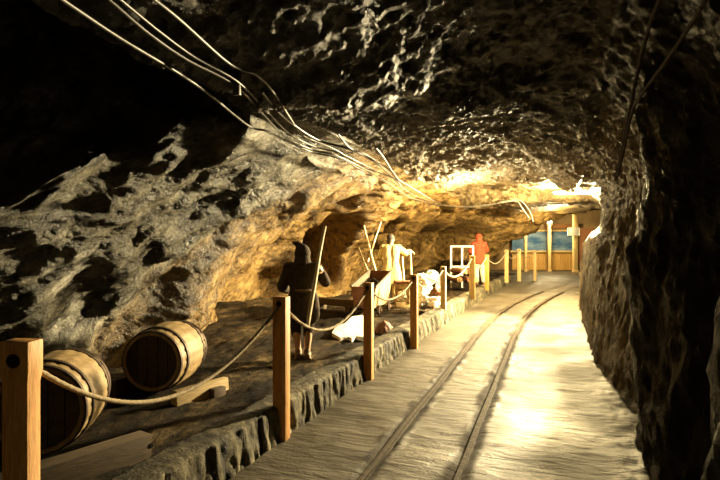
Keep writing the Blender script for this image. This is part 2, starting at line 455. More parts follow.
def build_shell():
    ss = np.array([a for a, _ in ST])
    pts = np.array([p for _, p in ST])
    sv = station_list()
    ctl = np.zeros((len(sv), 14, 2))
    for i, s in enumerate(sv):
        k = min(max(np.searchsorted(ss, s) - 1, 0), len(ss) - 2)
        t = (s - ss[k]) / (ss[k + 1] - ss[k]); t = t * t * (3 - 2 * t)
        ctl[i] = pts[k] * (1 - t) + pts[k + 1] * t
    us = []
    for k, cnt in enumerate(SEG):
        for j in range(cnt): us.append((k, j / cnt))
    us.append((12, 1.0))
    NU, NV = len(us), len(sv)
    G = np.zeros((NV, NU, 3))
    for j, (k, t) in enumerate(us):
        a = ctl[:, max(k - 1, 0)]; b = ctl[:, k]; c = ctl[:, k + 1]; d = ctl[:, min(k + 2, 13)]
        q = 0.5 * ((2 * b) + (c - a) * t + (2 * a - 5 * b + 4 * c - d) * t * t + (3 * b - a - 3 * c + d) * t ** 3)
        G[:, j, 0] = q[:, 0]; G[:, j, 1] = sv; G[:, j, 2] = q[:, 1]
    # roof steps down in one lip where the passage narrows
    for i in range(NV):
        for j in range(SPLIT_L - 24, NU - 40):
            x, y, z = G[i, j]
            dep = y * CY - x * SY
            if z > 2.3 and dep > 15:
                w = sm(SPLIT_L - 24, SPLIT_L - 2, j)
                G[i, j, 2] -= 0.36 * w * sm(15.6, 16.3, dep) * (1 - sm(19, 24, y))
    gu = np.gradient(G, axis=1); gv = np.gradient(G, axis=0)
    N = np.cross(gu, gv)
    N /= np.maximum(np.linalg.norm(N, axis=2, keepdims=True), 1e-6)
    # normals must look into the gallery
    cen = np.zeros_like(G); cen[:, :, 0] = -1.2; cen[:, :, 1] = G[:, :, 1]; cen[:, :, 2] = 1.6
    sgn = 1.0 if ((cen - G) * N).sum() > 0 else -1.0
    N *= sgn
    P = G.copy()
    # worn hollows and one long crease in the left wall: (centre on the wall, half width along, half height, depth)
    HOL, TUN = [], []
    flat = G[:, :SPLIT_L - 20].reshape(-1, 3)
    for (px, py, ra, rb, dd) in ((112, 234, 0.16, 0.13, 0.22), (206, 222, 0.42, 0.16, 0.26), (92, 290, 0.20, 0.42, 0.30), (152, 272, 0.14, 0.34, 0.26),
                                 (30, 262, 0.3, 0.12, 0.16), (60, 215, 0.5, 0.10, 0.16), (150, 150, 0.45, 0.10, 0.16), (335, 258, 0.45, 0.82, 4.5),
                                 (391, 238, 0.28, 0.34, 2.0), (425, 246, 0.5, 0.4, 2.4), (462, 246, 0.55, 0.5, 2.5), (362, 262, 0.3, 0.7, 0.3), 
                                 (185, 255, 0.3, 0.14, -0.18), (105, 330, 0.2, 0.3, 0.2), (20, 320, 0.35, 0.3, -0.2)):
        w = flat
        cx = w[:, 0] * CY + w[:, 1] * SY; cd = -w[:, 0] * SY + w[:, 1] * CY
        ok = cd > 1.0
        e2 = np.where(ok, (360 + FPX * cx / np.maximum(cd, .1) - px) ** 2 + (240 - FPX * (w[:, 2] - EYE) / np.maximum(cd, .1) - py) ** 2, 1e9)
        near = np.where(e2 < max(49.0, float(e2.min()) + 1))[0]
        c = flat[int(near[cd[near].argmin()])]
        HOL.append((float(c[1]), float(c[2]), ra, rb, dd if dd < 1 else 0.0))
        if dd > 1: TUN.append((c.copy(), ra, rb, dd))
    F, FV, Rg = noise.fractal, noise.voronoi, noise.ridged_multi_fractal
    ROOF = [(4.75, -2.28, 0.20, 0.16, 0.30), (6.2, -1.35, 0.12, 0.3, 0.2)]
    for i in range(NV):
        y = sv[i]
        for j in range(NU):
            x, _, z = G[i, j]
            if j <= SPLIT_L:
                # slanting beds: long ridges falling towards the viewer
                e = 0.80 * y + 0.6 * z; f = -0.6 * y + 0.8 * z
                v = Vector((x * 0.6, e * 0.30, f * 1.05))
                d = 0.27 * F(v * 1.15, 0.9, 2.0, 3)
                d += 0.085 * F(Vector((x * 1.2, e * 0.75, f * 2.6)) + Vector((3, 1, 7)), 0.8, 2.1, 4)
                d += 0.10 * (Rg(Vector((x * 0.8, e * 0.42, f * 1.5)), 0.9, 2.0, 3, 1.0, 2.0) - 1.0)
                d += 0.032 * F(Vector((x * 4, e * 3.0, f * 7.5)), 0.6, 2.0, 5)
                d += 0.022 * (Rg(Vector((x * 3, e * 2.2, f * 5.0)), 0.8, 2.0, 4, 1.0, 2.0) - 1.0)
                if y > 2:
                    for (hs, hz, ra, rb, dd) in HOL:
                        if abs(y - hs) < 2.6 * max(ra, rb):
                            a_ = (y - hs) * 0.85 + (z - hz) * 0.53; b_ = -(y - hs) * 0.53 + (z - hz) * 0.85
                            if dd > 0.5 or dd < 0: a_, b_ = y - hs, z - hz
                            d -= 0.62 * dd * math.exp(-(a_ / ra) ** 2 - (b_ / rb) ** 2)
                    cr_ = y - (5.35 + 1.05 * z)
                    lo_ = 1 - sm(2.1, 2.6, z)
                    d += lo_ * (0.20 * sm(0.0, 0.3, cr_) * (1 - sm(0.15, 2.2, cr_)) - 0.15 * math.exp(-((cr_ + 0.12) / 0.16) ** 2))
                w = 1 - 0.6 * sm(SPLIT_L - 34, SPLIT_L, j)
                w *= 1 - 0.55 * sm(84, 100, j) * (1 - sm(8, 12, y))
                d *= w
            elif j <= SPLIT_R:
                v = Vector((x * 0.9, y * 0.55, z))
                d = 0.10 * F(v * 1.2, 0.9, 2.0, 3) + 0.05 * F(Vector((x, y, z)) * 4.0, 0.8, 2.1, 4) + 0.030 * F(Vector((x, y, z)) * 14, 0.6, 2.0, 3)
                for (hs, hx, ra, rb, dd) in ROOF:
                    if abs(y - hs) < 1.2: d -= dd * math.exp(-((y - hs) / ra) ** 2 - ((x - hx) / rb) ** 2)
                w = 1.0
                d *= 0.5 + 0.5 * sm(SPLIT_L, SPLIT_L + 10, j)
            else:
                v = Vector((x * 1.0, y * 0.9, z * 0.5))
                d = 0.08 * F(v * 1.6, 0.9, 2.0, 3) + 0.05 * F(Vector((x * 4, y * 4, z * 1.6)), 0.8, 2.1, 4) + 0.03 * F(Vector((x * 16, y * 16, z * 7)), 0.7, 2.0, 3)
            P[i, j] = G[i, j] + N[i, j] * d
            if j < SPLIT_L - 10:
                # side drifts leading away into the rock
                for (c, ra, rb, dd) in TUN:
                    if abs(y - c[1]) < 2.0:
                        q = P[i, j]
                        r_ = (abs((q[0] - c[0]) * 0.66 + (q[1] - c[1]) * 0.75) / ra) ** 3 + (abs(q[2] - c[2]) / rb) ** 4
                        k_ = math.exp(-r_) * dd
                        P[i, j] = (q[0] - 0.75 * k_, q[1] + 0.66 * k_, q[2])

    def piece(name, j0, j1, mat):
        n = j1 - j0 + 1
        V = P[:, j0:j1 + 1].reshape(-1, 3).tolist()
        Fc = []
        for i in range(NV - 1):
            for j in range(n - 1):
                a = i * n + j
                q = (a, a + 1, a + n + 1, a + n)
                Fc.append(q if sgn > 0 else q[::-1])
        o = mesh_obj(name, V, Fc, mat)
        tag(o, kind='structure')
        return o
    piece('wall_left', 0, SPLIT_L, M['rock_left'])
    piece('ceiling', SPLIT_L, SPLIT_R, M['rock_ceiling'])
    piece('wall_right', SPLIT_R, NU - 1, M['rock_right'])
    # rough rock closing the gallery behind the viewer
    ring = P[0].tolist()
    mid = [-1.0, -6.2, 1.6]
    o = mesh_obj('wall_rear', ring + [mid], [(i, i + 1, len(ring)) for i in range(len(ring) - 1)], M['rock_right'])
    tag(o, kind='structure')


build_shell()


def kerb_x(s):
    return -2.03 + 0.0013 * max(s, 0) ** 2


def rail_c(s):
    return -0.90 + 0.011 * max(0.0, s - 9) ** 2


def ground_z(x, y):
    base = 0.02 + 0.13 * sm(4.5, 10, y)
    return base + 0.05 * noise.fractal(Vector((x * 0.9, y * 0.9, 0.3)), 0.9, 2.0, 4) + 0.022 * noise.fractal(Vector((x * 5, y * 3.2, 1.3)), 0.7, 2.0, 4)


def sheet(name, xs_fn, sv, nx, zf, mat):
    V, Fc = [], []
    for s in sv:
        a, b = xs_fn(s)
        for k in range(nx):
            x = a + (b - a) * k / (nx - 1)
            V.append((x, s, zf(x, s)))
    for i in range(len(sv) - 1):
        for k in range(nx - 1):
            q = i * nx + k
            Fc.append((q, q + 1, q + nx + 1, q + nx))
    o = mesh_obj(name, V, Fc, mat)
    tag(o, kind='structure')
    return o


def path_z(x, s):
    z = 0.012 * noise.fractal(Vector((x * 1.3, s * 1.6, 0)), 0.9, 2.0, 3) + 0.006 * noise.fractal(Vector((x * 2.0, s * 9, 4)), 0.8, 2.0, 3)
    c = rail_c(s)
    for sg in (-0.3, 0.3):
        d = abs(x - (c + sg))
        lump = max(0.0, 0.35 + 0.9 * noise.fractal(Vector((s * 4, x * 6, sg * 9)), 0.8, 2.0, 3))
        z += 0.03 * lump * lump * math.exp(-((d - 0.07) / 0.035) ** 2) * (0.4 + abs(noise.noise(Vector((x * 30, s * 14, 1)))))
        z -= 0.03 * math.exp(-(d / 0.05) ** 2)
    z += 0.03 * sm(0.25, 0.7, x) * (0.5 + noise.fractal(Vector((x * 5, s * 5, 2)), 0.8, 2, 3)) if s < 20 else 0
    return z


svp = [-6 + 0.25 * k for k in range(28)] + [1 + 0.05 * k for k in range(180)] + [10 + 0.1 * k for k in range(120)] + [22 + 0.5 * k for k in range(31)]
fl = sheet('floor', lambda s: (kerb_x(s) - 0.03 if s < 22 else kerb_x(22) - 0.03 - 1.3 * (s - 22), 1.9 if s < 17 else 1.9 + 1.2 * (s - 17)), svp, 230, path_z, M['path'])
at_ = fl.data.attributes.new('grit', 'FLOAT', 'POINT')
vals = []
for v_ in fl.data.vertices:
    x_, s_ = v_.co.x, v_.co.y
    g_ = 0.0
    for sg_ in (-0.3, 0.3):
        d_ = abs(x_ - rail_c(s_) - sg_) + 0.035 * noise.fractal(Vector((x_ * 5, s_ * 3, sg_)), 0.7, 2.0, 3)
        g_ = max(g_, 1 - sm(0.05, 0.12, d_))
    vals.append(g_ * (1 - sm(16, 18.5, s_)))
at_.data.foreach_set('value', vals)
svg = [-6 + 0.3 * k for k in range(24)] + [1.2 + 0.04 * k for k in range(298)] + [13.2 + 0.2 * k for k in range(60)]
sheet('floor_left', lambda s: (-8.6, kerb_x(s) - 0.2), svg, 200, ground_z, M['dirt'])


def build_kerb():
    prof = []
    for k in range(13): prof.append((0.0 - 0.035 * k / 12, -0.02 + 0.27 * k / 12, 1.0))
    for k in range(1, 4): prof.append((-0.035 - 0.012 * k, 0.25 + 0.008 * k, 0.6))
    for k in range(1, 9): prof.append((-0.071 - 0.026 * k, 0.274, 0.25))
    for k in range(1, 5): prof.append((-0.279 - 0.015 * k, 0.274 - 0.09 * k, 0.25))
    sv = [-4 + 0.2 * k for k in range(27)] + [1.4 + 0.022 * k for k in range(490)] + [12.2 + 0.06 * k for k in range(165)]
    V, Fc = [], []
    n = len(prof)
    for s in sv:
        for (dx, z, w) in prof:
            g = -1.1 + 3.2 * min(0.42, abs(noise.noise(Vector((s * 8.0, z * 2.2, 5.0)))) * 1.8) + 0.45 * noise.fractal(Vector((s * 26.0, z * 7, 1.0)), 0.7, 2.0, 2)
            g2 = noise.noise(Vector((s * 1.2, z, 9)))
            d = 0.025 * g + 0.015 * g2 - 0.015
            V.append((kerb_x(s) + dx + w * d - 0.01, s, z + 0.03 * (1 - w) * g2 * 1.2 + 0.01 * (1 - w) * noise.fractal(Vector((dx * 20, s * 6, 2)), 0.8, 2, 3)))
    for i in range(len(sv) - 1):
        for k in range(n - 1):
            q = i * n + k
            Fc.append((q, q + 1, q + n + 1, q + n))
    o = mesh_obj('trim_1', V, Fc, M['kerb'])
    tag(o, kind='structure')


build_kerb()

# -------------------------------------------------------------- back chamber
def back(px, py, dep=29.6):
    return at(px, py, dep)


def back_box(mb, px0, py0, px1, py1, dep, thick):
    a, b = at(px0, py0, dep), at(px1, py1, dep)
    c = (a + b) / 2
    mb.box(c, (abs(px1 - px0) / FPX * dep, thick, abs(py1 - py0) / FPX * dep), YAW)


mb = MB(); back_box(mb, 430, 180, 760, 275, 30.4, 0.2)
tag(mb.build('wall_back', plain_mat('back_plaster', (0.22, 0.14, 0.06), (0.36, 0.24, 0.11), 0.8, 1.5, 0.2)), kind='structure')
mb = MB()
for k in range(30):
    x0 = 512 + k * 2.2
    if x0 < 576: back_box(mb, x0 + 0.12, 252, x0 + 2.1, 270.3, 30.0, 0.05)
tag(mb.build('trim_2', M['panel']), kind='structure')
mb = MB(); back_box(mb, 510, 250.6, 577, 252.2, 29.9, 0.16); back_box(mb, 510, 230.2, 577, 231.4, 29.9, 0.12)
tag(mb.build('trim_3', M['post_far']), kind='structure')
mb = MB(); back_box(mb, 512, 231.4, 577, 250.6, 30.1, 0.03)
tag(mb.build('window_1', M['glass']), kind='structure')
mb = MB(); back_box(mb, 580, 228, 594, 268, 30.0, 0.12)
tag(mb.build('door_1', wood_mat('reddish_door', (0.3, 0.13, 0.06), (0.42, 0.2, 0.09), 'Z', 0.5, 4)), kind='structure')
mb = MB(); back_box(mb, 545, 224, 578, 228, 29.9, 0.12)
tag(mb.build('trim_4', wood_mat('brown_lintel', (0.24, 0.1, 0.03), (0.34, 0.16, 0.05), 'X', 0.6, 4)), kind='structure')

for px, top, base, w, dep, lab in (
        (525.5, 233, 270.4, 2.6, 28.6, 'pale timber pillar at left end of blue glazing at tunnel end'),
        (549.3, 224, 270.6, 2.9, 28.6, 'pale timber pillar under the small lit bulb at tunnel end'),
        (575.2, 213, 271.6, 4.2, 27.8, 'thick pale timber pillar carrying the white sign at tunnel end')):
    p0 = at(px, 240, dep)
    ztop = EYE - (top - 240) / FPX * dep
    h = ztop + 0.03
    wm = w / FPX * dep
    t = thing('timber_pillar', lab, 'pillar', (p0.x, p0.y, -0.03), YAW, 'timber pillars at the tunnel end')
    MB().box((0, 0, h / 2), (wm, wm, h), bevel=0.012).build('shaft', M['post_far'], t)
    MB().box((0, 0, h + 0.03), (wm * 1.7, wm * 1.3, 0.09), bevel=0.01).build('cap', M['post_far'], t)
    MB().box((0, 0, 0.06), (wm * 1.25, wm * 1.25, 0.12), bevel=0.012).build('base', M['post_far'], t)

sg = at(573.6, 231.5, 27.8 - 0.16)
t = thing('sign_board', 'small blank white sign fixed to the thick timber pillar', 'sign', sg, YAW)
MB().box((0, 0, 0), (0.56, 0.03, 0.36), bevel=0.006).build('board', M['white_paint'], t)
mb = MB()
for sx in (-1, 1): mb.box((sx * 0.285, -0.002, 0), (0.02, 0.045, 0.40))
for sz in (-1, 1): mb.box((0, -0.002, sz * 0.19), (0.59, 0.045, 0.02))
mb.build('frame', M['white_paint'], t)

# ------------------------------------------------------------- posts, ropes
POSTS = [  # x, y, base z, height, width, depth, material, label
    (kerb_x(1.66) + 0.02, 1.68, 0.0, 1.20, 0.125, 0.09, 'post', 'nearest orange wooden rope post with chamfered edges at lower left of the frame'),
    (kerb_x(4.04) - 0.05, 4.06, 0.0, 1.145, 0.115, 0.085, 'post', 'rope post against the kerb in front of the hooded figure'),
    (kerb_x(6.1) - 0.01, 6.12, 0.0, 1.11, 0.10, 0.085, 'post', 'thin rope post against the kerb in front of the mine cart'),
    (kerb_x(8.05) + 0.03, 8.05, 0.0, 1.09, 0.105, 0.085, 'post', 'brown rope post just left of the heap of white salt blocks'),
    (-1.98, 10.75, 0.25, 0.84, 0.10, 0.09, 'post_far', 'yellow rope post just right of the heap of white salt blocks'),
    (-1.80, 13.55, 0.25, 0.98, 0.13, 0.10, 'post_far', 'thick yellow rope post at right end of the white rail frame'),
    (-1.72, 16.0, 0.25, 0.94, 0.11, 0.10, 'post', 'dark rope post standing right of the red jacketed figure'),
    (-1.45, 19.6, 0.22, 1.05, 0.12, 0.10, 'post_far', 'third pale rope post from the far end of the rope line'),
    (-1.15, 21.7, 0.12, 1.15, 0.13, 0.10, 'post_far', 'second pale rope post from the far end of the rope line'),
    (-0.62, 23.0, 0.0, 1.2, 0.10, 0.10, 'post_far', 'last small rope post at the far end of the rope line'),
]
hole = []
for i, (x, y, z, h, w, d, mk, lab) in enumerate(POSTS):
    t = thing('rope_post', lab, 'post', (x, y, z), random.uniform(-0.04, 0.04) if i else 0.22, 'wooden rope posts along the kerb')
    mb = MB()
    mb.box((0, 0, h / 2 - 0.03), (w, d, h + 0.06), bevel=0.006)
    if i == 0:
        # shallow stopped chamfers cut along the arrises
        bmesh.ops.bisect_plane(mb.bm, geom=mb.bm.verts[:] + mb.bm.edges[:] + mb.bm.faces[:], plane_co=(0, 0, h - 0.12), plane_no=(0, 0, 1))
        bmesh.ops.bisect_plane(mb.bm, geom=mb.bm.verts[:] + mb.bm.edges[:] + mb.bm.faces[:], plane_co=(0, 0, h - 0.17), plane_no=(0, 0, 1))
        bmesh.ops.bisect_plane(mb.bm, geom=mb.bm.verts[:] + mb.bm.edges[:] + mb.bm.faces[:], plane_co=(0, 0, h - 0.62), plane_no=(0, 0, 1))
        bmesh.ops.bisect_plane(mb.bm, geom=mb.bm.verts[:] + mb.bm.edges[:] + mb.bm.faces[:], plane_co=(0, 0, h - 0.66), plane_no=(0, 0, 1))
        for v in mb.bm.verts:
            if h - 0.63 < v.co.z < h - 0.165: v.co.x *= 0.88; v.co.y *= 0.86
    mb.build('shaft', M[mk], t, angle=25)
    hz = h - (0.055 if i else 0.075)
    rr = 0.022 if i == 0 else 0.018
    # dark discs for the rope's eye, front and back: the hole's shade as colour
    for s_ in (-1, 1):
        mm = Matrix.Translation((0, s_ * d * 0.5, hz)) @ Matrix.Rotation(math.pi / 2, 4, 'X')
        MB().lathe([(rr, -0.006), (rr + 0.006, -0.004), (rr + 0.006, 0.004), (rr, 0.006)], 18, mm).build('rope_eye', M['black_void'], t)
    hole.append(Vector((x, y, z + hz)))

SAGS = [0.44, 0.34, 0.22, 0.22, 0.28, 0.25, 0.3, 0.28, 0.25]
RLAB = ['thick twisted rope sagging from the nearest post past the barrels', 'rope sagging between the posts below the hooded figure',
        'rope sagging from the thin post in front of the mine cart', 'rope sagging in front of the white salt blocks',
        'rope sagging below the white rail frame', 'rope sagging in front of the red jacketed figure',
        'rope from the dark post to the third post from the far end', 'rope between the third and second posts from the far end',
        'rope between the last two posts at the far end']
for i in range(len(POSTS) - 1):
    a, b = hole[i], hole[i + 1]
    n = 150 if i == 0 else (90 if i < 3 else 40)
    r = 0.012 if i < 4 else 0.016
    pts = []
    for k in range(n + 1):
        t = k / n
        p = a.lerp(b, t)
        u = 2 * t - 1
        p = Vector((p.x - (0.10 if i == 0 else 0.03) * (1 - u * u), p.y, p.z - SAGS[i] * (1 - u * u)))
        pts.append(p)
    o = MB().tube(pts, r, 12, lay=0.0 if i > 2 else 75.0).build('rope', M['rope'])
    tag(o, RLAB[i], 'rope', 'ropes strung between the wooden posts')

# ---------------------------------------------------------------- the rails
for sg, lab in ((-0.3, 'left worn steel rail of the narrow mine track'), (0.3, 'right worn steel rail of the narrow mine track')):
    V, Fc = [], []
    prof = [(-0.032, -0.03), (-0.028, -0.012), (-0.012, -0.008), (-0.012, 0.012), (-0.022, 0.016), (-0.022, 0.028), (-0.016, 0.032),
            (0.016, 0.032), (0.022, 0.028), (0.022, 0.016), (0.012, 0.012), (0.012, -0.008), (0.028, -0.012), (0.032, -0.03)]
    sv = [-2 + 0.15 * k for k in range(136)]
    for s in sv:
        c = rail_c(s) + sg + 0.008 * noise.noise(Vector((s * 0.9, sg, 3)))
        dz = 0.008 * noise.noise(Vector((s * 1.4, sg * 5, 1)))
        for (dx, dz2) in prof: V.append((c + dx * 0.8, s, -0.012 + dz2 + dz))
    n = len(prof)
    for i in range(len(sv) - 1):
        for k in range(n):
            a = i * n + k; b = i * n + (k + 1) % n
            Fc.append((a, b, b + n, a + n))
    o = mesh_obj('rail', V, Fc, M['rail'], smooth=False)
    tag(o, lab, 'rail', 'rails of the mine track')

# ------------------------------------------------------------------ barrels
def barrel(label, head_c, far_c, R, bulge, L, hm='shaded_head_wood'):
    a, b = Vector(head_c), Vector(far_c)
    ax = (b - a).normalized()
    t = thing('barrel', label, 'barrel', (0, 0, 0), 0, 'wooden barrels lying on the dark ground')
    t.location = (a + b) / 2 - Vector((0, 0, R + bulge))
    q = ax.to_track_quat('Z', 'Y').to_matrix().to_4x4()
    base = Matrix.Translation((0, 0, R + bulge)) @ q
    ns, nz = 20, 14
    mb = MB()
    # staves: every stave slightly rounded, with a groove between
    rings = []
    sides = ns * 4
    for k in range(nz + 1):
        z = -L / 2 + L * k / nz
        r = R + bulge * (1 - (2 * k / nz - 1) ** 2)
        ring = []
        for j in range(sides):
            an = 2 * math.pi * j / sides
            rr = r - (0.006 if j % 4 == 0 else 0)
            ring.append(mb.bm.verts.new(base @ Vector((rr * math.cos(an), rr * math.sin(an), z))))
        rings.append(ring)
    for k in range(nz):
        for j in range(sides):
            mb.bm.faces.new((rings[k][j], rings[k][(j + 1) % sides], rings[k + 1][(j + 1) % sides], rings[k + 1][j]))
    # chime: thickness of the staves at both ends
    for z, sg, ring in ((-L / 2, 1, rings[0]), (L / 2, -1, rings[-1])):
        ri = []
        rd = []
        for j in range(sides):
            an = 2 * math.pi * j / sides
            ri.append(mb.bm.verts.new(base @ Vector(((R - 0.03) * math.cos(an), (R - 0.03) * math.sin(an), z))))
            rd.append(mb.bm.verts.new(base @ Vector(((R - 0.032) * math.cos(an), (R - 0.032) * math.sin(an), z + sg * 0.05))))
        for j in range(sides):
            j2 = (j + 1) % sides
            mb.bm.faces.new((ring[j], ring[j2], ri[j2], ri[j]))
            mb.bm.faces.new((ri[j], ri[j2], rd[j2], rd[j]))
    mb.build('staves', M['stave'], t, angle=30)
    # heads of boards
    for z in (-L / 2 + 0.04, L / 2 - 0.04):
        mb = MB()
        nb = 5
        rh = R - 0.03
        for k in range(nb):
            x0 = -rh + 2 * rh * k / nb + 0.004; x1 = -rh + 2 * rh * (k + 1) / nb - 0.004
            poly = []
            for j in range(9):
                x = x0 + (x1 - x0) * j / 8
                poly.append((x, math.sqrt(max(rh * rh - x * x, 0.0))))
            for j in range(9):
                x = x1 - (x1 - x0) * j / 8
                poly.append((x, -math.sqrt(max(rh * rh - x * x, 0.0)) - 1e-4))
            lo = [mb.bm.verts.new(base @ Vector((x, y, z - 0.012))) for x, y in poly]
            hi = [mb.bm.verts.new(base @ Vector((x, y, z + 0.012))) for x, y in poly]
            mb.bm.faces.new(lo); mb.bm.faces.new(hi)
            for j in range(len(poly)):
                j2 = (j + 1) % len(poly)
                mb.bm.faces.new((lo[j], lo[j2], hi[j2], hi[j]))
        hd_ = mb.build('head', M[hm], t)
        MB().lathe([(0.018, -0.018), (0.022, -0.016), (0.022, 0.016), (0.018, 0.018)], 14, base @ Matrix.Translation((0.0, -R * 0.55, z))).build('bung', M['old_wood'], hd_)
    for z in (-L * 0.46, -L * 0.30, L * 0.30, L * 0.46):
        kk = (2 * (z + L / 2) / L - 1)
        r = R + bulge * (1 - kk * kk)
        MB().lathe([(r - 0.004, z - 0.022), (r + 0.008, z - 0.02), (r + 0.008, z + 0.02), (r - 0.004, z + 0.022)], 64, base, cap=False).build('hoop', M['iron'], t)
    return t


hd = at(151, 362, 5.55)
barrel('wooden barrel lying on chocks with its shaded head facing the viewer', hd, hd + Vector((CY * 0.05, SY * 0.05, 0)) + Vector((-SY * 0.78, CY * 0.78, 0.0)), 0.29, 0.045, 0.78)
hd2 = at(38, 411, 4.05)
barrel('old wooden barrel mostly hidden behind the nearest rope post', hd2, hd2 + Vector((-CY * 0.13, -SY * 0.13, 0)) + Vector((-SY * 0.7, CY * 0.7, 0)), 0.315, 0.035, 0.72, 'old_wood')

# chocks under the barrel
pa = at(186, 386, 5.35)
for (p, q, lab) in ((at(174, 390, 5.35), at(226, 368, 5.9), 'pale plank wedged as a chock under right side of the barrel'),
                    (at(112, 400, 5.6), at(150, 380, 6.2), 'dark timber chock under the left side of the barrel')):
    d = q - p
    c = (p + q) / 2
    z0 = ground_z(c.x, c.y)
    t = thing('chock', lab, 'timber', (c.x, c.y, z0 - 0.02), math.atan2(d.y, d.x) - math.pi / 2, 'timber chocks')
    L = math.hypot(d.x, d.y)
    pl = 'pale' in lab
    mb = MB(); mb.box((0, 0, 0.08), (0.10, L, 0.17), bevel=0.008)
    for v in mb.bm.verts:
        if v.co.z > 0.1: v.co.x *= 0.7
    mb.build('block', M['plank'] if pl else M['old_wood'], t)
    MB().box((0.07, L * 0.22, 0.05), (0.09, 0.16, 0.11), bevel=0.008).build('cleat', M['old_wood'], t)

# beam with a notch by the lower left
p, q = at(48, 478, 3.62), at(140, 446, 4.15)
c = (p + q) / 2; d = q - p
t = thing('timber_beam', 'low squared timber beam lying on the ground at lower left', 'timber', (c.x, c.y, -0.02), math.atan2(d.y, d.x) - math.pi / 2)
L = d.length + 0.5
mb = MB(); mb.box((0, -0.2, 0.09), (0.15, L, 0.19), bevel=0.012)
mb.build('beam', M['old_wood'], t)
mm = Matrix.Translation((0.0725, L * 0.32, 0.1)) @ Matrix.Rotation(math.pi / 2, 4, 'Y')
MB().lathe([(0.012, -0.004), (0.02, -0.003), (0.02, 0.004), (0.012, 0.005)], 16, mm).build('peg_hole', M['black_void'], t)  # dark disc on the face, the hole's shade is its colour
p, q = at(318, 293, 11.8), at(354, 293, 11.2)
c = (p + q) / 2; d = q - p
t = thing('timber_beam', 'dark timber beam lying left of the mine cart', 'timber', (c.x, c.y, ground_z(c.x, c.y)), math.atan2(d.y, d.x) - math.pi / 2)
MB().box((0, 0, 0.17), (0.16, d.length + 0.5, 0.14), bevel=0.012).build('beam', M['old_wood'], t)
mb = MB()
for sg in (-1, 1): mb.box((0, sg * 0.42, 0.04), (0.26, 0.13, 0.14), bevel=0.01)
mb.build('bearer', M['old_wood'], t)

# ---------------------------------------------------------------- mine cart
def cart():
    o = at(364, 318, 10.5)
    z0 = ground_z(o.x, o.y)
    th = YAW - 0.30
    t = thing('mine_cart', 'wooden mine cart with open dark hopper and pale plank side', 'cart', (o.x, o.y, z0), th)
    # x across, y away from the viewer; hopper rim rises towards the back
    W0, W1, L = 0.19, 0.24, 1.15
    def wall(quad, thick, mat, name, nrm):
        mb = MB()
        q = [Vector(v) for v in quad]; n = Vector(nrm) * thick
        lo = [mb.bm.verts.new(v) for v in q]; hi = [mb.bm.verts.new(v + n) for v in q]
        mb.bm.faces.new(lo); mb.bm.faces.new(hi)
        for j in range(4): mb.bm.faces.new((lo[j], lo[(j + 1) % 4], hi[(j + 1) % 4], hi[j]))
        return mb.build(name, mat, t, angle=20)
    zb = 0.16
    zf, zr = 0.56, 0.80
    wall([(-W0, 0, zb), (W0, 0, zb), (W1, -0.05, zf), (-W1, -0.05, zf)], 0.035, M['red_wood'], 'front_board', (0, 1, 0))
    wall([(-W0, L, zb), (W0, L, zb), (W1, L + 0.05, zr), (-W1, L + 0.05, zr)], 0.035, M['red_wood'], 'rear_board', (0, -1, 0))
    for sg in (-1, 1):
        n = 8
        for k in range(n):
            ya, yb = L * k / n + 0.004, L * (k + 1) / n - 0.004
            za, zc = zf + (zr - zf) * k / n, zf + (zr - zf) * (k + 1) / n
            wall([(sg * W0, ya, zb), (sg * W0, yb, zb), (sg * W1, yb, zc), (sg * W1, ya, za)], 0.03, M['yellow_plank'] if sg > 0 else M['old_wood'], 'side_plank', (-sg, 0, 0))
        MB().tube([(sg * W1, -0.05, zf), (sg * W1, L + 0.05, zr)], 0.022, 8).build('rim_rail', M['iron'], t)
    wall([(-W0, 0, zb), (W0, 0, zb), (W0, L, zb), (-W0, L, zb)], 0.03, M['black_void'], 'hopper_floor', (0, 0, 1))
    # dark load: the hopper's shade put into its colour
    V = []; n = 12
    mb = MB()
    g = [[mb.bm.verts.new(((-0.19 + 0.38 * i / n), 0.05 + (L - 0.1) * j / n, 0.40 + 0.22 * j / n + 0.06 * noise.noise(Vector((i * 0.7, j * 0.7, 0))))) for j in range(n + 1)] for i in range(n + 1)]
    for i in range(n):
        for j in range(n): mb.bm.faces.new((g[i][j], g[i + 1][j], g[i + 1][j + 1], g[i][j + 1]))
    mb.build('hopper_sheet', M['black_void'], t)
    for y in (0.22, L - 0.22):
        MB().tube([(-0.27, y, 0.1), (0.27, y, 0.1)], 0.018, 8).build('axle', M['iron'], t)
        for sg in (-1, 1):
            mm = Matrix.Translation((sg * 0.24, y, 0.1)) @ Matrix.Rotation(math.pi / 2, 4, 'Y')
            wh = MB().lathe([(0.02, -0.03), (0.085, -0.02), (0.1, -0.018), (0.1, 0.018), (0.085, 0.02), (0.02, 0.03)], 24, mm).build('wheel', M['iron'], t)
            MB().lathe([(0.026, -0.045), (0.032, -0.04), (0.032, 0.04), (0.026, 0.045)], 16, mm).build('hub', M['boulder'], wh)
    pts = [(-0.14, 0.55, 0.54), (-0.02, 0.62, 0.66), (0.10, 0.6, 0.62), (0.16, 0.5, 0.52)]
    MB().tube(spline(pts, 8), 0.012, 8).build('bail_handle', M['cable_pale'], t)


cart()


